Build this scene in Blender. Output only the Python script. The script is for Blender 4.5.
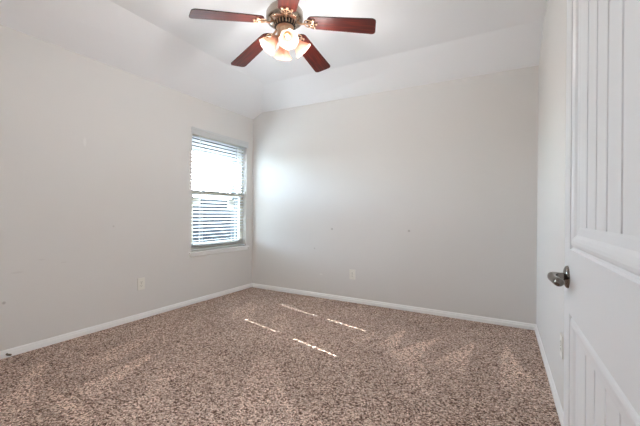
import bpy, bmesh, math, random
from math import pi, sin, cos, radians, sqrt, atan2
from mathutils import Vector, Matrix

for o in list(bpy.data.objects):
    bpy.data.objects.remove(o)
S = bpy.context.scene
COL = S.collection

# ------------------------------------------------------------------ camera
f_px, yaw, pit, rol, cam_h = 327.05, 0.5092, 0.0011, 0.009, 1.0894
F = Vector((-sin(yaw) * cos(pit), cos(yaw) * cos(pit), sin(pit)))
R0 = Vector((cos(yaw), sin(yaw), 0)); U0 = R0.cross(F)
R_ = R0 * cos(rol) + U0 * sin(rol); U_ = U0 * cos(rol) - R0 * sin(rol)
cd = bpy.data.cameras.new('camera'); cam = bpy.data.objects.new('camera', cd); COL.objects.link(cam)
M = Matrix((R_, U_, -F)).transposed().to_4x4(); M.translation = Vector((0, 0, cam_h))
cam.matrix_world = M
cd.sensor_width = 36.0; cd.lens = f_px / 640 * 36.0; cd.clip_start = 0.02; cd.clip_end = 200
S.camera = cam

# ------------------------------------------------------------------ colour management
S.view_settings.view_transform = 'Standard'; S.view_settings.look = 'None'
S.view_settings.gamma = 1; S.view_settings.use_curve_mapping = False
S.view_settings.exposure = 0.96
S.cycles.use_denoising = True; S.cycles.use_adaptive_sampling = False
S.cycles.max_bounces = 14; S.cycles.diffuse_bounces = 8; S.cycles.transparent_max_bounces = 16
S.cycles.caustics_reflective = False; S.cycles.caustics_refractive = False
S.cycles.sample_clamp_indirect = 4.0

# ------------------------------------------------------------------ sky, sun, window portal, fill light
W = bpy.data.worlds.new('sky'); S.world = W; W.use_nodes = True
nt = W.node_tree; nt.nodes.clear()
wo = nt.nodes.new('ShaderNodeOutputWorld'); bg = nt.nodes.new('ShaderNodeBackground')
sk = nt.nodes.new('ShaderNodeTexSky'); sk.sky_type = 'NISHITA'; sk.sun_disc = False
sk.sun_elevation = radians(37.6); sk.sun_rotation = radians(-75); sk.dust_density = 1.0; sk.air_density = 1.0
hs = nt.nodes.new('ShaderNodeHueSaturation'); hs.inputs['Saturation'].default_value = 0.35
bg.inputs['Strength'].default_value = 4.4
nt.links.new(sk.outputs[0], hs.inputs['Color']); tn = nt.nodes.new('ShaderNodeMix'); tn.data_type = 'RGBA'; tn.blend_type = 'MULTIPLY'; tn.inputs[0].default_value = 1; tn.inputs[7].default_value = (.81, .95, 1.15, 1)
nt.links.new(hs.outputs[0], tn.inputs[6]); nt.links.new(tn.outputs[2], bg.inputs[0]); nt.links.new(bg.outputs[0], wo.inputs[0])

def light(name, kind, loc, energy, color=(1, 1, 1), direction=None, **kw):
    l = bpy.data.lights.new(name, kind); l.energy = energy; l.color = color
    for k, v in kw.items(): setattr(l, k, v)
    o = bpy.data.objects.new(name, l); COL.objects.link(o); o.location = loc
    if direction: o.rotation_euler = Vector(direction).to_track_quat('-Z', 'Y').to_euler()
    return o
el = radians(37.6)
light('sun', 'SUN', (-8, 4, 8), 40.0, (1, .985, .96), (1.29 * cos(el) / 1.3315, -.33 * cos(el) / 1.3315, -sin(el)), angle=radians(0.4))
# daylight coming through the window opening (sky portal)
pl = light('window_daylight_portal', 'AREA', (-3.44, 3.08, 1.3), 1, (1, 1, 1), (1, 0, 0), shape='RECTANGLE', size=1.7, size_y=1.3)
pl.data.cycles.is_portal = True
# added fill light, out of view in the hallway behind the open door
light('hall_fill_light', 'AREA', (0.85, 0.15, 2.49), 45, (.92, .96, 1.0), (0, 0, -1), shape='DISK', size=0.35)

# ------------------------------------------------------------------ helpers
def finish(o, mat, parent=None, smooth=False):
    if mat: 
        if not o.data.materials: o.data.materials.append(mat)
    if smooth:
        for p in o.data.polygons: p.use_smooth = True
    COL.objects.link(o)
    if parent: o.parent = parent
    return o
def mesh(name, V, Fc, mat, parent=None, smooth=False, bevel=0, seg=2):
    me = bpy.data.meshes.new(name); me.from_pydata([tuple(v) for v in V], [], Fc); me.update()
    bm = bmesh.new(); bm.from_mesh(me); bmesh.ops.recalc_face_normals(bm, faces=bm.faces)
    if bevel: bmesh.ops.bevel(bm, geom=list(bm.edges), offset=bevel, segments=seg, affect='EDGES', profile=.6)
    bm.to_mesh(me); bm.free()
    return finish(bpy.data.objects.new(name, me), mat, parent, smooth)
class MB:
    def __init__(s): s.V = []; s.F = []
    def add(s, V, Fc):
        n = len(s.V); s.V += [Vector(v) for v in V]; s.F += [tuple(i + n for i in f) for f in Fc]; return s
    def box(s, x0, x1, y0, y1, z0, z1):
        V = [(x, y, z) for x in (x0, x1) for y in (y0, y1) for z in (z0, z1)]
        return s.add(V, [(0, 1, 3, 2), (4, 6, 7, 5), (0, 4, 5, 1), (2, 3, 7, 6), (0, 2, 6, 4), (1, 5, 7, 3)])
    def prism(s, prof, fn, a, b):
        """prof: closed 2-D outline, fn(p, t) -> 3-D"""
        n = len(prof); V = [fn(p, a) for p in prof] + [fn(p, b) for p in prof]
        Fc = [(i, (i + 1) % n, n + (i + 1) % n, n + i) for i in range(n)] + [tuple(range(n))[::-1], tuple(range(n, 2 * n))]
        return s.add(V, Fc)
    def lathe(s, prof, seg=40, mat=None, rf=None):
        """prof: (r,z) list, open surface of revolution"""
        V = []; n = len(prof)
        for k in range(seg):
            a = 2 * pi * k / seg
            for i, (r, z) in enumerate(prof):
                rr = r * (rf(a, i) if rf else 1)
                v = Vector((rr * cos(a), rr * sin(a), z)); V.append(mat @ v if mat else v)
        Fc = [(k * n + i, ((k + 1) % seg) * n + i, ((k + 1) % seg) * n + i + 1, k * n + i + 1) for k in range(seg) for i in range(n - 1)]
        return s.add(V, Fc)
    def tube(s, pts, r, seg=10, closed=False):
        pts = [Vector(p) for p in pts]; n = len(pts); V = []
        for i, p in enumerate(pts):
            if closed: t = (pts[(i + 1) % n] - pts[i - 1]).normalized()
            else: t = (pts[min(i + 1, n - 1)] - pts[max(i - 1, 0)]).normalized()
            up = Vector((0, 0, 1)) if abs(t.z) < .9 else Vector((1, 0, 0))
            a = t.cross(up).normalized(); b = t.cross(a)
            rr = r[i] if isinstance(r, (list, tuple)) else r
            V += [p + a * rr * cos(2 * pi * k / seg) + b * rr * sin(2 * pi * k / seg) for k in range(seg)]
        Fc = []
        for i in range(n if closed else n - 1):
            j = (i + 1) % n
            Fc += [(i * seg + k, i * seg + (k + 1) % seg, j * seg + (k + 1) % seg, j * seg + k) for k in range(seg)]
        if not closed: Fc += [tuple(range(seg))[::-1], tuple(range((n - 1) * seg, n * seg))]
        return s.add(V, Fc)
    def build(s, name, mat, parent=None, smooth=False, bevel=0, seg=2, xf=None):
        V = [xf @ v for v in s.V] if xf else s.V
        return mesh(name, V, s.F, mat, parent, smooth, bevel, seg)
def struct(o, label=None):
    o['kind'] = 'structure'
    if label: o['label'] = label
    return o
def empty(name, loc, label, cat, group=None, kind=None):
    o = bpy.data.objects.new(name, None); COL.objects.link(o); o.location = loc; o.empty_display_size = .05
    o['label'] = label
    if kind: o['kind'] = kind
    else: o['category'] = cat
    if group: o['group'] = group
    return o
def smooth_by_angle(o, deg=35):
    for p in o.data.polygons: p.use_smooth = True
    m = o.data
    bm = bmesh.new(); bm.from_mesh(m)
    for e in bm.edges:
        e.smooth = not (len(e.link_faces) == 2 and e.calc_face_angle(0) > radians(deg))
    bm.to_mesh(m); bm.free()
    return o

# ------------------------------------------------------------------ materials
def srgb(r, g, b):
    c = lambda v: (v / 255 / 12.92) if v / 255 <= .04045 else ((v / 255 + .055) / 1.055) ** 2.4
    return (c(r), c(g), c(b), 1)
def mat(name, col, rough=.6, metal=0, spec=.5, emit=None, estr=0, bump=None, trans=0):
    m = bpy.data.materials.new(name); m.use_nodes = True; n = m.node_tree; b = n.nodes['Principled BSDF']
    b.inputs['Base Color'].default_value = col; b.inputs['Roughness'].default_value = rough
    b.inputs['Metallic'].default_value = metal; b.inputs['Specular IOR Level'].default_value = spec
    if trans: b.inputs['Transmission Weight'].default_value = trans
    if emit: b.inputs['Emission Color'].default_value = emit; b.inputs['Emission Strength'].default_value = estr
    if bump:
        sc, st, dist = bump
        tc = n.nodes.new('ShaderNodeTexCoord'); nz = n.nodes.new('ShaderNodeTexNoise'); bp = n.nodes.new('ShaderNodeBump')
        nz.inputs['Scale'].default_value = sc; nz.inputs['Detail'].default_value = 4
        bp.inputs['Strength'].default_value = st; bp.inputs['Distance'].default_value = dist
        n.links.new(tc.outputs['Object'], nz.inputs['Vector']); n.links.new(nz.outputs['Fac'], bp.inputs['Height']); n.links.new(bp.outputs[0], b.inputs['Normal'])
    return m

def wall_paint(name, col, spots=()):
    """flat wall paint with a light orange-peel bump and a few small scuffs / nail holes (pos, radius, stretch, strength)"""
    m = mat(name, col, .75, spec=.3, bump=(110, .12, .004))
    n = m.node_tree; b = n.nodes['Principled BSDF']
    tc = [x for x in n.nodes if x.type == 'TEX_COORD'][0]
    cur = None
    nz = n.nodes.new('ShaderNodeTexNoise'); nz.inputs['Scale'].default_value = 1.3; nz.inputs['Detail'].default_value = 3
    n.links.new(tc.outputs['Object'], nz.inputs['Vector'])
    mr = n.nodes.new('ShaderNodeMapRange'); mr.inputs['To Min'].default_value = .975; mr.inputs['To Max'].default_value = 1.02
    n.links.new(nz.outputs['Fac'], mr.inputs['Value'])
    mix = n.nodes.new('ShaderNodeMix'); mix.data_type = 'RGBA'; mix.blend_type = 'MULTIPLY'; mix.inputs[0].default_value = 1
    mix.inputs[6].default_value = col; n.links.new(mr.outputs[0], mix.inputs[7]); cur = mix.outputs[2]
    for (p, r, st, k, c) in spots:
        mp = n.nodes.new('ShaderNodeMapping'); mp.vector_type = 'POINT'
        sc = [1 / (r * s) for s in st]
        mp.inputs['Scale'].default_value = sc; mp.inputs['Location'].default_value = [-a * s for a, s in zip(p, sc)]
        ln = n.nodes.new('ShaderNodeVectorMath'); ln.operation = 'LENGTH'
        n.links.new(tc.outputs['Object'], mp.inputs['Vector']); n.links.new(mp.outputs[0], ln.inputs[0])
        r2 = n.nodes.new('ShaderNodeMapRange'); r2.inputs['From Min'].default_value = 1.0; r2.inputs['From Max'].default_value = .5
        r2.inputs['To Min'].default_value = 0; r2.inputs['To Max'].default_value = k
        n.links.new(ln.outputs['Value'], r2.inputs['Value'])
        mx = n.nodes.new('ShaderNodeMix'); mx.data_type = 'RGBA'; n.links.new(r2.outputs[0], mx.inputs[0])
        n.links.new(cur, mx.inputs[6]); mx.inputs[7].default_value = c; cur = mx.outputs[2]
    n.links.new(cur, b.inputs['Base Color'])
    return m
dk = srgb(150, 143, 136); ltc = srgb(235, 233, 230)
PAINT = srgb(221, 219, 216)
m_wall_l = wall_paint('greige_paint_left', PAINT, [
    ((-3.21, .975, .406), .014, (1, 1, 1), .5, dk), ((-3.21, 1.05, .62), .03, (1, 1.6, .3), .14, dk), ((-3.21, 1.2, .70), .02, (1, 1.5, .4), .12, dk),
    ((-3.21, 1.75, .95), .012, (1, 1, 1), .3, dk), ((-3.21, 1.35, .66), .015, (1, 2, .4), .12, dk), ((-3.21, 1.5, 1.7), .05, (1, .3, 1), .5, ltc)])
m_wall_b = wall_paint('greige_paint_back', PAINT, [
    ((-1.896, 3.714, .892), .016, (1, 1, 1), .55, dk), ((-.921, 3.714, .90), .016, (1, 1, 1), .5, dk),
    ((-2.15, 3.714, .63), .012, (1, 1, 1), .4, dk), ((-2.05, 3.714, .30), .03, (1, 1, .5), .6, ltc)])
m_wall = wall_paint('greige_paint', PAINT)
m_ceil = mat('ceiling_paint', srgb(243, 244, 246), .85, spec=.2, bump=(90, .1, .004))
m_trim = mat('trim_paint', srgb(244, 244, 243), .38)
m_door = mat('door_paint', srgb(237, 240, 243), .38, bump=(60, .03, .003))
m_slat = mat('blind_slat_vinyl', srgb(206, 208, 208), .45)
m_vinyl = mat('window_vinyl', srgb(214, 210, 196), .5)
m_plate = mat('outlet_plastic', srgb(232, 230, 222), .35)
m_slot = mat('outlet_slot_dark', srgb(60, 56, 50), .6)
m_nickel = mat('brushed_nickel', srgb(180, 168, 156), .24, 1)
m_brass = mat('aged_brass', srgb(206, 176, 148), .3, 1)
m_knob = mat('satin_nickel_knob', srgb(118, 112, 106), .12, 1)
m_dark = mat('vent_dark', srgb(28, 24, 22), .6)
m_cord = mat('blind_cord', srgb(228, 228, 224), .8)
def glass_material(name, tint, refl):
    m = bpy.data.materials.new(name); m.use_nodes = True; n = m.node_tree; n.nodes.clear()
    out = n.nodes.new('ShaderNodeOutputMaterial'); t = n.nodes.new('ShaderNodeBsdfTransparent'); t.inputs[0].default_value = tint
    g = n.nodes.new('ShaderNodeBsdfGlossy'); g.inputs['Roughness'].default_value = .02
    mx = n.nodes.new('ShaderNodeMixShader'); mx.inputs[0].default_value = refl
    n.links.new(t.outputs[0], mx.inputs[1]); n.links.new(g.outputs[0], mx.inputs[2]); n.links.new(mx.outputs[0], out.inputs[0])
    return m
m_screen = glass_material('insect_screen', (1, 1, 1, 1), .27)
_g = [x for x in m_screen.node_tree.nodes if x.type == 'BSDF_GLOSSY'][0]; _d = m_screen.node_tree.nodes.new('ShaderNodeBsdfDiffuse'); _d.inputs[0].default_value = srgb(40, 42, 44)
m_screen.node_tree.links.new(_d.outputs[0], [x for x in m_screen.node_tree.nodes if x.type == 'MIX_SHADER'][0].inputs[2])
m_label = mat('window_label_paper', srgb(240, 242, 236), .7)
m_pipe = mat('dark_brown_rubber', srgb(96, 82, 56), .6)

def carpet_material():
    m = mat('brown_frieze_carpet', (1, 1, 1, 1), .95, spec=.1); n = m.node_tree; b = n.nodes['Principled BSDF']
    tc = n.nodes.new('ShaderNodeTexCoord')
    wz = n.nodes.new('ShaderNodeTexNoise'); wz.inputs['Scale'].default_value = 60; wz.inputs['Detail'].default_value = 2
    n.links.new(tc.outputs['Object'], wz.inputs['Vector'])
    vm = n.nodes.new('ShaderNodeVectorMath'); vm.operation = 'MULTIPLY_ADD'; vm.inputs[1].default_value = (.014, .014, 0)
    n.links.new(wz.outputs['Color'], vm.inputs[0]); n.links.new(tc.outputs['Object'], vm.inputs[2])
    vo = n.nodes.new('ShaderNodeTexVoronoi'); vo.inputs['Scale'].default_value = 138
    n.links.new(vm.outputs[0], vo.inputs['Vector'])
    sep = n.nodes.new('ShaderNodeSeparateColor'); n.links.new(vo.outputs['Color'], sep.inputs[0])
    # yarn colour per tuft
    cr = n.nodes.new('ShaderNodeValToRGB'); e = cr.color_ramp
    e.elements[0].position = 0; e.elements[0].color = srgb(72, 50, 41)
    e.elements[1].position = 1; e.elements[1].color = srgb(246, 226, 212)
    for p, c in ((.18, srgb(120, 94, 81)), (.45, srgb(186, 158, 145)), (.75, srgb(218, 194, 178))):
        x = e.elements.new(p); x.color = c
    n.links.new(sep.outputs[0], cr.inputs[0])
    # gaps between tufts
    mr = n.nodes.new('ShaderNodeMapRange'); mr.inputs['From Min'].default_value = .35; mr.inputs['From Max'].default_value = .8
    mr.inputs['To Min'].default_value = 1; mr.inputs['To Max'].default_value = .6
    n.links.new(vo.outputs['Distance'], mr.inputs['Value'])
    mx = n.nodes.new('ShaderNodeMix'); mx.data_type = 'RGBA'; mx.blend_type = 'MULTIPLY'; mx.inputs[0].default_value = 1
    n.links.new(cr.outputs[0], mx.inputs[6]); n.links.new(mr.outputs[0], mx.inputs[7])
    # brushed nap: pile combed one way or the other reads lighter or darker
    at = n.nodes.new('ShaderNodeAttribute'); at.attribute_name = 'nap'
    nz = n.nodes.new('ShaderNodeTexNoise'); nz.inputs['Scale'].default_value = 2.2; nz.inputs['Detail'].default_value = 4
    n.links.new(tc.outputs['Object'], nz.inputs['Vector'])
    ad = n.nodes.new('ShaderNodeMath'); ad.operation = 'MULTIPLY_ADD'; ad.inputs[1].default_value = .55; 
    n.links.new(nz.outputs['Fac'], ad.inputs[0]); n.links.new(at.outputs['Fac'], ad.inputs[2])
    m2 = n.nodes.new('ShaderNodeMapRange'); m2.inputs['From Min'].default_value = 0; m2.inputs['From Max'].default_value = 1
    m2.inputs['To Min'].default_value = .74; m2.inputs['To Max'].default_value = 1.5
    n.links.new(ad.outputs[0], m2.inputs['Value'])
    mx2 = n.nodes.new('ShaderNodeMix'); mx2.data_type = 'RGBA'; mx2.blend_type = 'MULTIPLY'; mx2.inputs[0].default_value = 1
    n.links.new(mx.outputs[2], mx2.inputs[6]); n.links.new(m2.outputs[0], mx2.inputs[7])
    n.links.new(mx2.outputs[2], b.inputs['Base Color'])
    bp = n.nodes.new('ShaderNodeBump'); bp.inputs['Strength'].default_value = .9; bp.inputs['Distance'].default_value = .008; bp.invert = True
    n.links.new(vo.outputs['Distance'], bp.inputs['Height']); n.links.new(bp.outputs[0], b.inputs['Normal'])
    return m
m_carpet = carpet_material()

def wood_material():
    m = mat('cherry_blade_wood', (1, 1, 1, 1), .42, spec=.3); n = m.node_tree; b = n.nodes['Principled BSDF']
    tc = n.nodes.new('ShaderNodeTexCoord'); mp = n.nodes.new('ShaderNodeMapping'); mp.inputs['Scale'].default_value = (3, 45, 20)
    nz = n.nodes.new('ShaderNodeTexNoise'); nz.inputs['Scale'].default_value = 1.6; nz.inputs['Detail'].default_value = 5; nz.inputs['Distortion'].default_value = .4
    cr = n.nodes.new('ShaderNodeValToRGB'); e = cr.color_ramp
    e.elements[0].position = .3; e.elements[0].color = srgb(44, 13, 9); e.elements[1].position = .72; e.elements[1].color = srgb(98, 32, 19)
    x = e.elements.new(.5); x.color = srgb(68, 19, 12)
    n.links.new(tc.outputs['Object'], mp.inputs[0]); n.links.new(mp.outputs[0], nz.inputs['Vector']); n.links.new(nz.outputs['Fac'], cr.inputs[0]); n.links.new(cr.outputs[0], b.inputs['Base Color'])
    return m
m_wood = wood_material()
m_blade_edge = mat('blade_edge_dark', srgb(52, 22, 18), .4)

m_glass = glass_material('window_glass', (.93, .96, .95, 1), .02)
def frosted_material():
    m = bpy.data.materials.new('frosted_shade_glass'); m.use_nodes = True; n = m.node_tree; n.nodes.clear()
    out = n.nodes.new('ShaderNodeOutputMaterial')
    d = n.nodes.new('ShaderNodeBsdfDiffuse'); d.inputs[0].default_value = srgb(205, 180, 166)
    t = n.nodes.new('ShaderNodeBsdfTranslucent'); t.inputs[0].default_value = srgb(206, 168, 148)
    g = n.nodes.new('ShaderNodeBsdfGlossy'); g.inputs['Roughness'].default_value = .25
    a = n.nodes.new('ShaderNodeMixShader'); a.inputs[0].default_value = .55
    c = n.nodes.new('ShaderNodeMixShader'); c.inputs[0].default_value = .06
    n.links.new(d.outputs[0], a.inputs[1]); n.links.new(t.outputs[0], a.inputs[2]); n.links.new(a.outputs[0], c.inputs[1]); n.links.new(g.outputs[0], c.inputs[2]); n.links.new(c.outputs[0], out.inputs[0])
    return m
m_shade = frosted_material()
m_bulb = mat('lit_bulb', (1, .8, .5, 1), .4, emit=(1, .72, .40, 1), estr=2)

def brick_material():
    m = mat('grey_brick', srgb(120, 118, 112), .9); n = m.node_tree; b = n.nodes['Principled BSDF']
    tc = n.nodes.new('ShaderNodeTexCoord'); mp = n.nodes.new('ShaderNodeMapping'); mp.inputs['Rotation'].default_value = (pi / 2, 0, pi / 2)
    br = n.nodes.new('ShaderNodeTexBrick'); br.inputs['Scale'].default_value = 4.2
    br.inputs['Color1'].default_value = srgb(60, 66, 68); br.inputs['Color2'].default_value = srgb(72, 76, 76); br.inputs['Mortar'].default_value = srgb(84, 88, 88)
    n.links.new(tc.outputs['Object'], mp.inputs[0]); n.links.new(mp.outputs[0], br.inputs['Vector']); n.links.new(br.outputs['Color'], b.inputs['Base Color'])
    return m
m_brick = brick_material()
def grass_material():
    m = mat('lawn_grass', srgb(110, 120, 80), .95); n = m.node_tree; b = n.nodes['Principled BSDF']
    tc = n.nodes.new('ShaderNodeTexCoord'); nz = n.nodes.new('ShaderNodeTexNoise'); nz.inputs['Scale'].default_value = 6; nz.inputs['Detail'].default_value = 6
    cr = n.nodes.new('ShaderNodeValToRGB'); cr.color_ramp.elements[0].position = .35; cr.color_ramp.elements[0].color = srgb(86, 90, 84); cr.color_ramp.elements[1].position = .7; cr.color_ramp.elements[1].color = srgb(132, 134, 126)
    n.links.new(tc.outputs['Object'], nz.inputs['Vector']); n.links.new(nz.outputs['Fac'], cr.inputs[0]); n.links.new(cr.outputs[0], b.inputs['Base Color'])
    return m
m_grass = grass_material()
m_fence = mat('weathered_fence_wood', srgb(26, 27, 29), .9, bump=(30, .3, .01))
m_siding = mat('neighbour_siding', srgb(120, 122, 124), .9)
m_shingle = mat('roof_shingles', srgb(96, 92, 90), .9, bump=(25, .5, .02))

# ------------------------------------------------------------------ room shell
XL, XR, YB, YN = -3.2126, 0.287, 3.7136, -0.62
ZT = 2.44; ZLc = 2.462; ZB_l, ZB_r = 2.54, 2.512; ZF = 2.7126
s1, s2 = .5611, .4522
TH = .12
# floor (a fine grid so that the combed nap can be stored per point)
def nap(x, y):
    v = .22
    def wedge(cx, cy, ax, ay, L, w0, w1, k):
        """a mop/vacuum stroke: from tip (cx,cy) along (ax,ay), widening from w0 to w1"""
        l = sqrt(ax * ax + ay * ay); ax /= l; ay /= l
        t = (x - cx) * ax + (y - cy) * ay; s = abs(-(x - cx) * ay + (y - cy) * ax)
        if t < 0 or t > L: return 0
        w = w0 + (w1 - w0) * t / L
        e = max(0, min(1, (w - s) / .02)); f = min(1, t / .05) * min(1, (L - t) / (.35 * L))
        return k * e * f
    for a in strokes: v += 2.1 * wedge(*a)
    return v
random.seed(4)
strokes = [(-.80, 3.12, -.05, -1, .62, .02, .12, .26), (-.48, 3.05, -.35, -1, .75, .02, .15, .30), (-.20, 3.1, -.22, -1, .70, .02, .13, .30),
           (.02, 3.2, .10, -1, .95, .02, .14, .26), (-1.02, 2.95, -.1, -1, .4, .02, .08, .16), (-.60, 2.6, .3, -1, .7, .03, .12, .12),
           (-2.75, 1.9, .35, -1, .9, .05, .16, .14), (-2.35, 1.6, .3, -1, .8, .04, .15, .20), (-2.0, 1.5, .5, -.8, .7, .05, .12, .10),
           (-2.9, 1.1, .8, -.5, .9, .04, .12, .16), (-2.45, .95, .9, -.1, .7, .02, .07, .16),
           (-2.1, 2.9, .7, -1, .9, .05, .2, .10), (-1.6, 2.0, .8, -1, 1.1, .08, .2, .10), (-2.7, 3.2, .5, -1, .9, .05, .2, .10), (-1.1, 1.6, .9, -.6, 1.0, .05, .2, .10)]
V = []; Fc = []; nx, ny = 230, 290
for j in range(ny + 1):
    for i in range(nx + 1):
        V.append((XL - TH + (XR - XL + 2 * TH) * i / nx, YN - TH + (YB - YN + 2 * TH) * j / ny, 0))
for j in range(ny):
    for i in range(nx): Fc.append((j * (nx + 1) + i, j * (nx + 1) + i + 1, (j + 1) * (nx + 1) + i + 1, (j + 1) * (nx + 1) + i))
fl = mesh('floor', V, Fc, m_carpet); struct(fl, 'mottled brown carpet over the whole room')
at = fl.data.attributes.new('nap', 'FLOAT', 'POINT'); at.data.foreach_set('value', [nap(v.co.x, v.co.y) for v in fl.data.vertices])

# left wall with window hole  (y0..y1, z0..z1)
WY0, WY1, WZ0, WZ1 = 2.636, 3.583, .615, 2.095
def wall_left():
    b = MB(); xo = XL - TH
    def top(y): return ZT + (ZLc - ZT) * (y - YN) / (YB - YN)
    ys = [YN - TH, WY0, WY1, YB + TH]
    for (y0, y1, z0, z1) in [(ys[0], WY0, -.05, None), (WY1, ys[3], -.05, None), (WY0, WY1, -.05, WZ0), (WY0, WY1, WZ1, None)]:
        za, zb = (z1, z1) if z1 else (top(y0) + .04, top(y1) + .04)
        Vv = [(XL, y0, z0), (XL, y1, z0), (XL, y1, zb), (XL, y0, za), (xo, y0, z0), (xo, y1, z0), (xo, y1, zb), (xo, y0, za)]
        b.add(Vv, [(0, 1, 2, 3), (7, 6, 5, 4), (0, 4, 5, 1), (3, 2, 6, 7), (0, 3, 7, 4), (1, 5, 6, 2)])
    return b.build('wall_left', m_wall_l)
struct(wall_left(), 'greige painted wall with the window')
def boxo(name, m, *a): return MB().box(*a).build(name, m)
struct(boxo('wall_back', m_wall_b, XL - TH, XR + TH, YB, YB + TH, -.05, ZF + .1), 'greige painted wall opposite the camera')
# right wall with doorway, y -0.37 .. 0.44
DY0, DY1, DZ = -.17, .555, 2.05
b = MB(); b.box(XR, XR + TH, DY1, YB + TH, -.05, ZF + .1); b.box(XR, XR + TH, YN - TH, DY0, -.05, ZF + .1); b.box(XR, XR + TH, DY0, DY1, DZ, ZF + .1)
struct(b.build('wall_right', m_wall), 'greige painted wall behind the open door')
struct(boxo('wall_near', m_wall, XL - TH, XR + TH, YN - TH, YN, -.05, ZF + .1))
# hallway behind the doorway, closed
b = MB(); b.box(1.3, 1.4, -1.6, 1.6, -.05, 2.6); b.box(XR + TH, 1.3, 1.5, 1.6, -.05, 2.6); b.box(XR + TH, 1.3, -1.6, -1.5, -.05, 2.6)
struct(b.build('wall_hall', m_wall))
struct(boxo('ceiling_hall', m_ceil, XR + TH, 1.3, -1.5, 1.5, 2.5, 2.6)); struct(boxo('floor_hall', m_carpet, XR + TH - .001, 1.3, -1.5, 1.5, -.05, 0))
# ceiling: left slope, back slope, flat  (one shell with thickness above)
xa, yb = XL + s1, YB - s2
def zc(y): return ZT + (ZLc - ZT) * (y - YN) / (YB - YN)
xh = XL + s1 * .29
C = dict(a=(XL, YN - .1, zc(YN)), c=(XL, YB, ZLc), h=(xh, YB, ZB_l), r=(XR + .1, YB, ZB_r), p=(xa, YN - .1, ZF), q=(xa, yb, ZF), s=(XR + .1, yb, ZF), t=(XR + .1, YN - .1, ZF))
k = list(C); up = [Vector(C[i]) for i in k]; n = len(k); idx = {c: i for i, c in enumerate(k)}
faces = ['achqp', 'hrsq', 'pqst']
Vv = up + [v + Vector((0, 0, .12)) for v in up]
Fc = []
for f in faces:
    # split the left slope so that every face is flat
    g = [f] if f != 'achqp' else ['ach', 'ahq', 'aqp']
    for q in g:
        Fc.append(tuple(idx[c] for c in q)); Fc.append(tuple(idx[c] + n for c in q[::-1]))
struct(mesh('ceiling', Vv, Fc, m_ceil), 'white vaulted ceiling with a sloped edge on the left and the back')

# baseboards, with a stepped top
prof = [(0, 0), (.015, 0), (.015, .032), (.010, .037), (.010, .046), (.006, .054), (0, .056)]
BH = prof
def baseboard(name, fn, a, b_):
    o = MB().prism(prof, fn, a, b_).build(name, m_trim); return struct(o)
baseboard('baseboard_left', lambda p, t: (XL + p[0], t, p[1]), YN, YB)
baseboard('baseboard_back', lambda p, t: (t, YB - p[0], p[1]), XL, XR)
baseboard('baseboard_right', lambda p, t: (XR - p[0], t, p[1]), DY1 + .06, YB)
baseboard('baseboard_near', lambda p, t: (t, YN + p[0], p[1]), XL, XR)
# doorway lining and casing
b = MB(); b.box(XR - .001, XR + TH, DY0 - .001, DY0 + .018, 0, DZ); b.box(XR - .001, XR + TH, DY1 - .018, DY1 + .001, 0, DZ); b.box(XR - .001, XR + TH, DY0, DY1, DZ - .018, DZ)
b.box(XR - .015, XR, DY1 - .01, DY1 + .05, 0, DZ + .05); b.box(XR - .015, XR, DY0 - .05, DY0 + .01, 0, DZ + .05); b.box(XR - .015, XR, DY0 + .01, DY1 - .01, DZ - .01, DZ + .05)
struct(b.build('trim_1', m_trim), 'white casing round the doorway')

# ------------------------------------------------------------------ window
win = empty('window_1', (XL, (WY0 + WY1) / 2, WZ0), 'single-hung window with pale vinyl frame in the left wall', None, kind='structure')
def wpart(name, mb, m, parent=win, **kw):
    o = mb.build(name, m, parent, xf=Matrix.Translation(-Vector(win.location)) if parent is win else None, **kw)
    return o
xg = -3.305
b = MB(); fw = .04
b.box(-3.335, -3.275, WY0, WY0 + fw, WZ0, WZ1); b.box(-3.335, -3.275, WY1 - fw, WY1, WZ0, WZ1); b.box(-3.335, -3.275, WY0 + fw, WY1 - fw, WZ1 - fw, WZ1); b.box(-3.335, -3.275, WY0 + fw, WY1 - fw, WZ0, WZ0 + fw)
wpart('frame', b, m_vinyl)
def sash(x0, x1, z0, z1, top, bot):
    b = MB(); w = .032
    b.box(x0, x1, WY0 + fw, WY0 + fw + w, z0, z1); b.box(x0, x1, WY1 - fw - w, WY1 - fw, z0, z1)
    b.box(x0, x1, WY0 + fw + w, WY1 - fw - w, z1 - top, z1); b.box(x0, x1, WY0 + fw + w, WY1 - fw - w, z0, z0 + bot)
    s = wpart('sash', b, m_vinyl)
    g = MB().box((x0 + x1) / 2 - .002, (x0 + x1) / 2 + .002, WY0 + fw + w, WY1 - fw - w, z0 + bot, z1 - top).build('pane', m_glass, s, xf=Matrix.Translation(-Vector(win.location)))
    return s
ZM = 1.335
sash(-3.330, -3.306, ZM - .02, WZ1 - fw, .03, .04)
sL = sash(-3.302, -3.278, WZ0 + fw, ZM + .02, .045, .04)
b = MB(); b.box(-3.3405, -3.3395, WY0 + .015, WY1 - .015, WZ0 + .01, ZM + .01)
sc_ = wpart('insect_screen', b, m_screen); sc_['label'] = 'fine dark insect screen over the lower half'
lk = MB(); lk.box(-3.30, -3.268, 3.08, 3.14, ZM + .02, ZM + .032); lk.box(-3.285, -3.262, 3.10, 3.112, ZM + .032, ZM + .04)
wpart('sash_lock', lk, m_vinyl)
for (y0, y1, z0, z1) in ((2.715, 2.83, 1.235, 1.312), (3.285, 3.405, 1.19, 1.312)):
    tt = MB().box(-3.2885, -3.2865, y0, y1, z0 - .05, z1 - .045)
    o = wpart('label_sticker', tt, m_label); o['label'] = 'white paper sticker on the lower pane'
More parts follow.
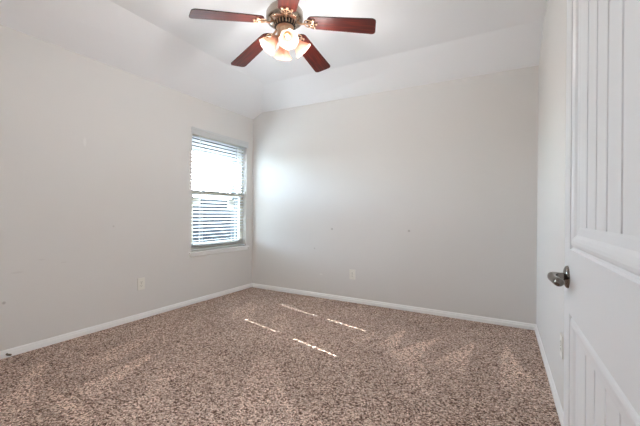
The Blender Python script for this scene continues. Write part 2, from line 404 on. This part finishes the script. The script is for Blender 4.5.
# stool (inner sill) with apron: structure trim
b = MB(); b.prism([(0, 0), (-.095, 0), (-.095, -.018), (.026, -.018), (.030, -.012), (.030, -.006), (.026, 0)], lambda p, t: (XL + p[0], t, WZ0 + .001 + p[1]), WY0 + .001, WY1 - .001)
b.prism([(0.0005, 0), (0.0005, -.018), (.026, -.018), (.030, -.012), (.030, -.006), (.026, 0)], lambda p, t: (XL + p[0], t, WZ0 + .001 + p[1]), WY0 - .035, WY0 + .001)
b.prism([(0.0005, 0), (0.0005, -.018), (.026, -.018), (.030, -.012), (.030, -.006), (.026, 0)], lambda p, t: (XL + p[0], t, WZ0 + .001 + p[1]), WY1 - .001, WY1 + .035)
b.prism([(0.0005, -.018), (.014, -.018), (.014, -.04), (.009, -.052), (0.0005, -.056)], lambda p, t: (XL + p[0], t, WZ0 + p[1]), WY0 - .02, WY1 + .02)
struct(b.build('trim_2', m_trim), 'white window sill board with apron below it')

# exterior brick face round the window, deeper than the frame, header lower than the window top
b = MB(); bx0, bx1 = -3.47, -3.345
OY0, OY1, OZ0, OZ1 = WY0 - .01, 3.545, .56, 1.875
b.box(bx0, bx1, -1, OY0, -.3, 3); b.box(bx0, bx1, OY1, 4.5, -.3, 3); b.box(bx0, bx1, OY0, OY1, -.3, OZ0); b.box(bx0, bx1, OY0, OY1, OZ1, 3)
struct(b.build('wall_exterior', m_brick), 'grey brick outer face of the house round the window')

# ------------------------------------------------------------------ blind
bl = empty('window_blind', (XL - .042, (WY0 + WY1) / 2, WZ1), 'white horizontal two-inch slat blind, lowered and partly open, in the window', 'window blind')
BX, BYc, BZ = bl.location
H0, H1b = WY0 + .165 - BYc, WY1 - .165 - BYc   # cord holes
Yb0, Yb1 = WY0 + .006 - BYc, WY1 - .006 - BYc
def slat_mesh():
    us = [-.025, -.012, .012, .025]; ysn = [Yb0, H0 - .007, H0 + .007, H1b - .007, H1b + .007, Yb1]
    th = .0014; V = []; Fc = []
    bow = lambda u: .0022 * (1 - (u / .025) ** 2)
    for s in (1, -1):
        for y in ysn:
            for u in us: V.append((u, y, bow(u) + s * th))
    nu, nyy = 4, 6; N = nu * nyy; hole = {(1, 1), (3, 1)}
    for j in range(nyy - 1):
        for i in range(nu - 1):
            if (j, i) in hole: continue
            a = j * nu + i; q = (a, a + 1, a + nu + 1, a + nu); Fc.append(q); Fc.append(tuple(x + N for x in q[::-1]))
    def side(a, c): Fc.append((a, c, c + N, a + N))
    for j in range(nyy - 1): side(j * nu, (j + 1) * nu); side(j * nu + 3, (j + 1) * nu + 3)
    for i in range(nu - 1): side(i, i + 1); side((nyy - 1) * nu + i, (nyy - 1) * nu + i + 1)
    for (j, i) in hole:
        a = j * nu + i; side(a, a + 1); side(a + 1, a + nu + 1); side(a + nu + 1, a + nu); side(a + nu, a)
    return V, Fc
V, Fc = slat_mesh()
tilt = radians(-20)     # room edge up, outer edge down
slat = mesh('slat', V, Fc, m_slat, bl)
pitch = .0435; z0s = -.092; zbot = WZ0 + .012 - BZ
nS = int((z0s - (zbot + .03)) / pitch)
zs = [z0s - i * pitch for i in range(nS)]
zrest = zs[-1]
zz = zrest - .028
while zz > zbot + .03: zs.append(zz); zz -= .012      # a few spare slats resting close together at the bottom
for i, z in enumerate(zs):
    o = slat if i == 0 else slat.copy()
    if i: COL.objects.link(o); o.parent = bl
    o.location = (0, 0, z)
    t = tilt if i < nS - 4 else tilt * max(0.0, (1 - (i - (nS - 5)) / 6))
    o.rotation_euler = (0, t, 0)
MB().prism([(-.025, 0), (-.025, .015), (-.018, .019), (.018, .019), (.025, .015), (.025, 0)], lambda p, t: (p[0], t, zbot + p[1]), Yb0, Yb1).build('bottom_rail', m_slat, bl)
MB().box(-.028, .028, Yb0, Yb1, -.045, -.001).build('headrail', m_slat, bl)
v = MB(); vy0, vy1 = WY0 - .012 - BYc, WY1 + .018 - BYc
v.prism([(.046, -.078), (.052, -.078), (.056, -.070), (.054, -.014), (.060, -.004), (.060, .004), (.046, .004)], lambda p, t: (p[0], t, p[1]), vy0, vy1)
vo_ = v.build('valance', m_slat, bl)
for y in (vy0, vy1 - .006): MB().box(.043, .046, y, y + .006, -.078, .004).build('valance_return', m_slat, bl)
for hy in (H0, H1b):
    b = MB()
    for dx in (-.0265, .0265): b.tube([(dx, hy + .008, -.05), (dx, hy + .008, zbot + .01)], .0011, 6)
    for z in zs: b.tube([(-.0265, hy + .008, z - .001 - .0265 * sin(-tilt)), (.0265, hy + .008, z - .001 + .0265 * sin(-tilt))], .0008, 4)
    b.build('ladder_cord', m_cord, bl)
    MB().tube([(.001, hy, -.05), (.001, hy, zbot + .01)], .0009, 6).build('lift_cord', m_cord, bl)
w = MB(); wy = 2.757 - BYc
w.tube([(.036, wy, -.05), (.038, wy, -.08), (.040, wy, -.70)], .0042, 8); w.tube([(.030, wy, -.046), (.036, wy, -.056)], .003, 6)
w.tube([(.040, wy, -.70), (.040, wy, -.72), (.040, wy, -.74)], [.004, .007, .004], 8)
smooth_by_angle(w.build('tilt_wand', m_vinyl, bl))

# ------------------------------------------------------------------ outdoors
struct(boxo('bounce_strip', mat('pale_bounce', srgb(196, 196, 194), .9, bump=(40, .2, .004)), -6.6, -3.48, -1.5, 7, -.32, -.29), 'added pale strip along the outer wall that bounces sunlight up to the ceiling')  # unseen reflector, added to throw sunlight up through the blind onto the ceiling
g = MB(); g.box(-40, -3.47, -25, 40, -.5, -.3).build('ground', m_grass); struct(bpy.data.objects['ground'], 'mown lawn outside the window')
fe = empty('wooden_fence', (-11.5, 8, -.3), 'long weathered grey board fence across the yard outside the window', 'fence')
b = MB(); random.seed(2)
y = -10
rr = MB()
while y < 24: b.box(-.01, .01, y - 8 + 2, y - 8 + 2.14, .02, 2.0 + random.uniform(-.01, .01)); y += .146
b.build('board_panel', m_fence, fe)
for z in (.3, 1.0, 1.75): MB().box(.011, .05, -16, 18, z, z + .09).build('rail', m_fence, fe)
hs_ = empty('neighbour_house', (-19, 12.2, -.3), 'grey neighbouring house with gable roof beyond the yard fence', 'house')
MB().box(-4, 0, -1.3, 1.6, 0, 2.0).build('wall', m_siding, hs_)
MB().prism([(-1.7, 1.95), (2.0, 1.95), (.15, 2.75)], lambda p, t: (t, p[0], p[1]), -4.3, .3).build('roof', m_shingle, hs_)

# ------------------------------------------------------------------ outlets
def outlet(loc, rz, label):
    t = empty('wall_outlet', loc, label, 'outlet', None); t.rotation_euler = (0, 0, rz)
    MB().box(-.038, .038, 0, .006, -.060, .060).build('cover_plate', m_plate, t, bevel=.0018)
    for s in (1, -1):
        zc_ = s * .0195
        pr = [(.0165 * cos(a), zc_ + max(-.0135, min(.0135, .0175 * sin(a)))) for a in [2 * pi * k / 28 for k in range(28)]]
        r = MB().prism(pr, lambda p, u: (p[0], u, p[1]), .006, .0082).build('receptacle', m_plate, t)
        MB().box(-.0075, -.0055, .0081, .0086, zc_ - .002, zc_ + .007).box(.0055, .0075, .0081, .0086, zc_ - .002, zc_ + .006).box(-.002, .002, .0081, .0086, zc_ - .009, zc_ - .005).build('slot', m_slot, r)
    MB().lathe([(0, .0082), (.003, .0078), (.0033, .006)], 12, Matrix(((1, 0, 0, 0), (0, 0, 1, 0), (0, -1, 0, 0), (0, 0, 0, 1)))).build('screw', m_nickel, t)
    return t
outlet((XL + .0003, 2.025, .355), -pi / 2, 'white duplex outlet low on the left wall, left of the window')
outlet((-1.608, YB - .0003, .341), pi, 'white duplex outlet low on the back wall')
outlet((XR - .0003, 2.185, .386), pi / 2, 'white outlet on the right wall, mostly hidden by the open door edge')

# little dark stub sticking out of the left baseboard
t = MB(); t.tube([(0, 0, 0), (.02, -.002, .001), (.04, 0, .004), (.052, .006, .004)], .0075, 10)
st = smooth_by_angle(t.build('cable_stub', m_pipe)); st.location = (XL + .0145, .99, .026)
st['label'] = 'short dark brown stub poking out of the left baseboard at the photo edge'; st['category'] = 'cable'

# ------------------------------------------------------------------ door
DX = .170; DT = .035; DYh, DYe = .55, 1.262; DH = 2.03; Z0 = .012
dr = empty('door_1', (DX, DYh, 0), 'white two-panel plank door standing open along the right wall', None, kind='structure')
def T(o): return o
DW = DYe - DYh
P0, P1 = .052, DW - .085         # panel opening across the width
PZ = [(.235, .808), (.992, 1.90)]
b = MB(); xf, xk = 0.0, DT
def rail(y0, y1, z0, z1): b.box(xf, xk, y0, y1, z0, z1)
rail(0, P0, Z0, DH); rail(P1, DW, Z0, DH)
rail(P0, P1, Z0, PZ[0][0]); rail(P0, P1, PZ[0][1], PZ[1][0])
# top rail with a gently arched lower edge
n = 14
top = [(P0, DH), (P1, DH)] + [(P1 - (P1 - P0) * i / n, PZ[1][1] - .06 * (2 * i / n - 1) ** 2 ) for i in range(n + 1)]
b.prism(top, lambda p, t: (t, p[0], p[1]), xf, xk)
leaf = b.build('door_leaf', m_door, dr)
groove = [.761, .855, .943, 1.034]
def panel(z0, z1, arch=False):
    q = MB()
    bw = .055; kz = .066 / bw
    ya, yb_ = P0, P1
    for side in (0, 1):
        X = lambda d: (xf + d) if side == 0 else (xk - d)
        # stepped sticking round the opening: quarter steps
        steps = [(0, 0), (.003, .006), (.007, .0065), (.011, .0025), (.017, .0008), (.023, .0015), (.030, .005), (.036, .0105), (.050, .0120), (bw, .0130), (bw, .0195)]
        def ring(o_): return [(ya + o_, z0 + o_ * kz), (yb_ - o_, z0 + o_ * kz), (yb_ - o_, z1 - o_ * kz), (ya + o_, z1 - o_ * kz)]
        for (o0, d0), (o1, d1) in zip(steps, steps[1:]):
            r0, r1 = ring(o0), ring(o1)
            for i in range(4):
                j = (i + 1) % 4
                q.add([(X(d0), *r0[i]), (X(d0), *r0[j]), (X(d1), *r1[j]), (X(d1), *r1[i])], [(0, 1, 2, 3) if side else (3, 2, 1, 0)])
        # planks with v-grooves between
        ys = [ya + bw] + [g_ - DYh for g_ in groove] + [yb_ - bw]
        fd = .0130 
        pts = [(ys[0], fd)]
        for y_ in ys[1:-1]: pts += [(y_ - .006, fd - .0), (y_ - .0035, fd + .0055), (y_ + .0035, fd + .0055), (y_ + .006, fd)]
        pts.append((ys[-1], fd))
        # raise the planks a little off the recess so that the ends show
        for (y0, d0), (y1, d1) in zip(pts, pts[1:]):
            q.add([(X(d0), y0, z0 + bw * kz), (X(d1), y1, z0 + bw * kz), (X(d1), y1, z1 - bw * kz), (X(d0), y0, z1 - bw * kz)], [(0, 1, 2, 3) if not side else (3, 2, 1, 0)])
    me = q.build('plank_panel', m_door, dr)
    return me
for a in PZ: panel(*a)
# latch plate on the edge, hinges
MB().box(.006, .029, DW, DW + .0015, .89, .945).build('latch_plate', m_knob, dr)
for z in (.25, 1.05, 1.82):
    h = MB(); h.tube([(-.004, -.006, z - .045), (-.004, -.006, z + .045)], .006, 10)
    h.box(.0, .03, -.0015, 0, z - .045, z + .045); h.build('hinge', m_knob, dr)
# lever handles on both sides: round rosette, straight neck, curved lever towards the hinges
ky = 1.203 - DYh
for sg, x in ((-1, 0.0), (1, DT)):
    mt = Matrix.Translation((x, ky, .908)) @ Matrix.Diagonal((sg, 1, 1, 1))
    rose = MB().lathe([(0, .0115), (.014, .011), (.022, .0095), (.029, .007), (.0325, .004), (.0335, 0)], 40, mt @ Matrix.Rotation(pi / 2, 4, 'Y'))
    ro = smooth_by_angle(rose.build('rosette', m_knob, dr), 50)
    lv = MB(); ell = []
    lv.tube([(.008, 0, 0), (.018, 0, 0), (.028, 0, 0), (.034, -.003, 0), (.0385, -.010, 0), (.040, -.022, -.001), (.0395, -.040, -.002), (.037, -.060, -.003), (.034, -.080, -.003), (.032, -.093, -.003), (.031, -.100, -.003), (.0305, -.103, -.003)],
            [.0115, .0110, .0115, .0125, .0130, .0122, .0112, .0115, .0125, .0120, .0085, .003], 18)
    lo = smooth_by_angle(lv.build('lever_handle', m_knob, ro, xf=mt), 60); lo['label'] = 'polished nickel lever'

# ------------------------------------------------------------------ ceiling fan
FX, FY, FZ = -1.415, 1.962, 2.50        # hub at the height the blade arms meet it
fan = empty('ceiling_fan', (FX, FY, ZF), 'ceiling fan with five dark cherry blades, nickel motor and four lit glass shades', 'ceiling fan')
tiltm = Matrix.Rotation(radians(1.3), 4, 'X') @ Matrix.Rotation(radians(-1.7), 4, 'Y')
fan.rotation_euler = tiltm.to_euler()
o_ = FZ - ZF
sm = lambda o, a=40: smooth_by_angle(o, a)
sm(MB().lathe([(.0, -.001), (.068, -.001), (.07, -.02), (.062, -.045), (.035, -.06), (.018, -.065), (0, -.065)], 40).build('canopy', m_nickel, fan))
MB().lathe([(.012, -.06), (.012, o_ + .09)], 16).build('downrod', m_nickel, fan)
sm(MB().lathe([(0, o_ + .112), (.03, o_ + .112), (.075, o_ + .105), (.115, o_ + .085), (.135, o_ + .055), (.138, o_ + .02), (.132, o_ - .0), (.118, o_ - .012), (.100, o_ - .018), (.085, o_ - .022), (0, o_ - .022)], 56).build('motor_housing', m_nickel, fan))
# vented ring under the motor
v = MB(); v.lathe([(.084, o_ - .022), (.080, o_ - .040), (.074, o_ - .046), (0, o_ - .046)], 48); v.build('vent_ring', m_dark, fan)
v = MB()
for i in range(22):
    a = 2 * pi * i / 22; m_ = Matrix.Rotation(a, 4, 'Z')
    pr = [m_ @ Vector(p) for p in [(.086, -.004, o_ - .021), (.086, .004, o_ - .021), (.079, .003, o_ - .044), (.079, -.003, o_ - .044), (.080, -.004, o_ - .021), (.080, .004, o_ - .021), (.073, .003, o_ - .044), (.073, -.003, o_ - .044)]]
    v.add(pr, [(0, 1, 2, 3), (7, 6, 5, 4), (0, 4, 5, 1), (3, 2, 6, 7), (0, 3, 7, 4), (1, 5, 6, 2)])
v.build('vent_fin', m_brass, fan)
v = MB(); v.lathe([(.062, o_ - .044), (.066, o_ - .050), (.060, o_ - .056), (.056, o_ - .060), (.056, o_ - .118), (.060, o_ - .122), (.056, o_ - .130), (.035, o_ - .142), (.015, o_ - .15), (0, o_ - .151)], 40, rf=lambda a, i: (1 + .03 * cos(20 * a)) if i in (3, 4) else 1)
sm(v.build('switch_housing', m_brass, fan))
# blades
R_tip = .665; R_root = .165
def blade_outline():
    pts = []; 
    w0, w1 = .062, .076
    L = R_tip
    pts += [(R_root + .0 + .05 * (1 - cos(a)), -w0 * sin(a)) for a in [pi / 2 * k / 8 for k in range(9)]]
    rc = .028
    pts += [(L - rc + rc * sin(a), -(w1 - rc + rc * cos(a))) for a in [pi / 2 * k / 6 for k in range(7)]]
    low = pts[:]
    return low + [(x, -y) for x, y in low[::-1]][:-1]
bo = blade_outline()
def blade_objs():
    bd = MB().prism(bo, lambda p, t: (p[0], p[1], t), -.0035, .0035).build('blade', m_wood, fan)
    bd.data.materials.append(m_blade_edge)
    for p in bd.data.polygons:
        if abs(p.normal.z) < .5: p.material_index = 1
    # iron: arm from the motor, then an open scroll plate screwed under the blade
    b = MB(); z = -.010
    b.tube([(.085, 0, .002), (.115, 0, -.012), (.130, 0, -.014), (.150, 0, -.012), (.168, 0, z)], [.010, .009, .008, .007, .006], 10)
    for s in (-1, 1):
        b.tube([(.150 + .034 * (1 - cos(a)), s * (.004 + .036 * sin(a) * (1 - .25 * (1 - cos(a)) / 2)), z) for a in [pi * k / 14 for k in range(15)]], .0042, 8)
        b.tube([(.165, s * .002, z), (.185, s * .012, z), (.205, s * .030, z), (.222, s * .034, z)], .004, 8)
    b.tube([(.165, 0, z), (.200, 0, z), (.235, 0, z)], .004, 8)
    for (x, y) in ((.222, .034), (.222, -.034), (.238, 0)):
        b.lathe([(0, z - .006), (.006, z - .005), (.009, z), (.009, z + .006)], 12, Matrix.Translation((x, y, 0)))
    ir = b.build('blade_iron', m_brass, bd, smooth=True); ir['label'] = 'brass scroll bracket'
    return bd
proto = blade_objs()
pitch_b = radians(-9); droop = radians(9.6)
for i in range(5):
    if i == 0: o = proto
    else:
        o = proto.copy(); COL.objects.link(o); o.parent = fan
        for ch in proto.children:
            c = ch.copy(); COL.objects.link(c); c.parent = o
    o.matrix_local = Matrix.Translation((0, 0, o_)) @ Matrix.Rotation(radians(21 + 72 * i), 4, 'Z') @ Matrix.Rotation(droop, 4, 'Y') @ Matrix.Rotation(pitch_b, 4, 'X')
# light kit: four shades on short arms
za = o_ - .128
shade_prof = [(.018, 0), (.024, .004), (.028, .014), (.032, .030), (.038, .048), (.048, .068), (.057, .085), (.064, .098), (.070, .104), (.0685, .106), (.062, .100), (.054, .086), (.045, .069), (.035, .049), (.029, .031), (.025, .015), (.021, .006)]
aim = atan2(-1.962, 1.415)       # one arm points to the room's door side
for i in range(4):
    a = aim + radians(9) + i * pi / 2
    mz = Matrix.Rotation(a, 4, 'Z')
    arm = MB(); arm.tube([(.040, 0, za + .018), (.050, 0, za + .018), (.060, 0, za + .010), (.068, 0, za - .002)], .008, 12)
    base = Matrix.Translation((.066, 0, za)) @ Matrix.Rotation(radians(180 - 42), 4, 'Y')
    arm.lathe([(0, -.012), (.015, -.010), (.020, -.002), (.021, .012), (.019, .018)], 24, base)
    ao = arm.build('lamp_arm', m_brass, fan, smooth=True, xf=mz); smooth_by_angle(ao)
    shp = MB().lathe(shade_prof, 40, base, rf=lambda an, k: 1 + (.05 * cos(8 * an) if 7 <= k <= 10 else 0)).build('lamp_shade', m_shade, fan, smooth=True, xf=mz)
    bu = MB().lathe([(0, .080), (.008, .078), (.014, .070), (.017, .058), (.014, .044), (.010, .034), (.009, .016)], 20, base).build('bulb', m_bulb, shp, smooth=True, xf=mz)
    lp = Matrix.Translation((FX, FY, ZF)) @ tiltm @ mz @ base @ Vector((0, 0, .205))
    light('fan_lamp_light', 'POINT', lp, 4.1, (1, .98, .95), shadow_soft_size=.045)
# pull chains
for (x, y, L) in ((.03, -.045, .10), (-.04, .03, .09)):
    b = MB(); b.tube([(x, y, o_ - .14), (x, y, o_ - .12 - L)], .0012, 6); b.lathe([(0, -.012), (.004, -.008), (.005, 0), (.003, .01), (0, .012)], 10, Matrix.Translation((x, y, o_ - .12 - L)))
    b.build('pull_chain', m_brass, fan)
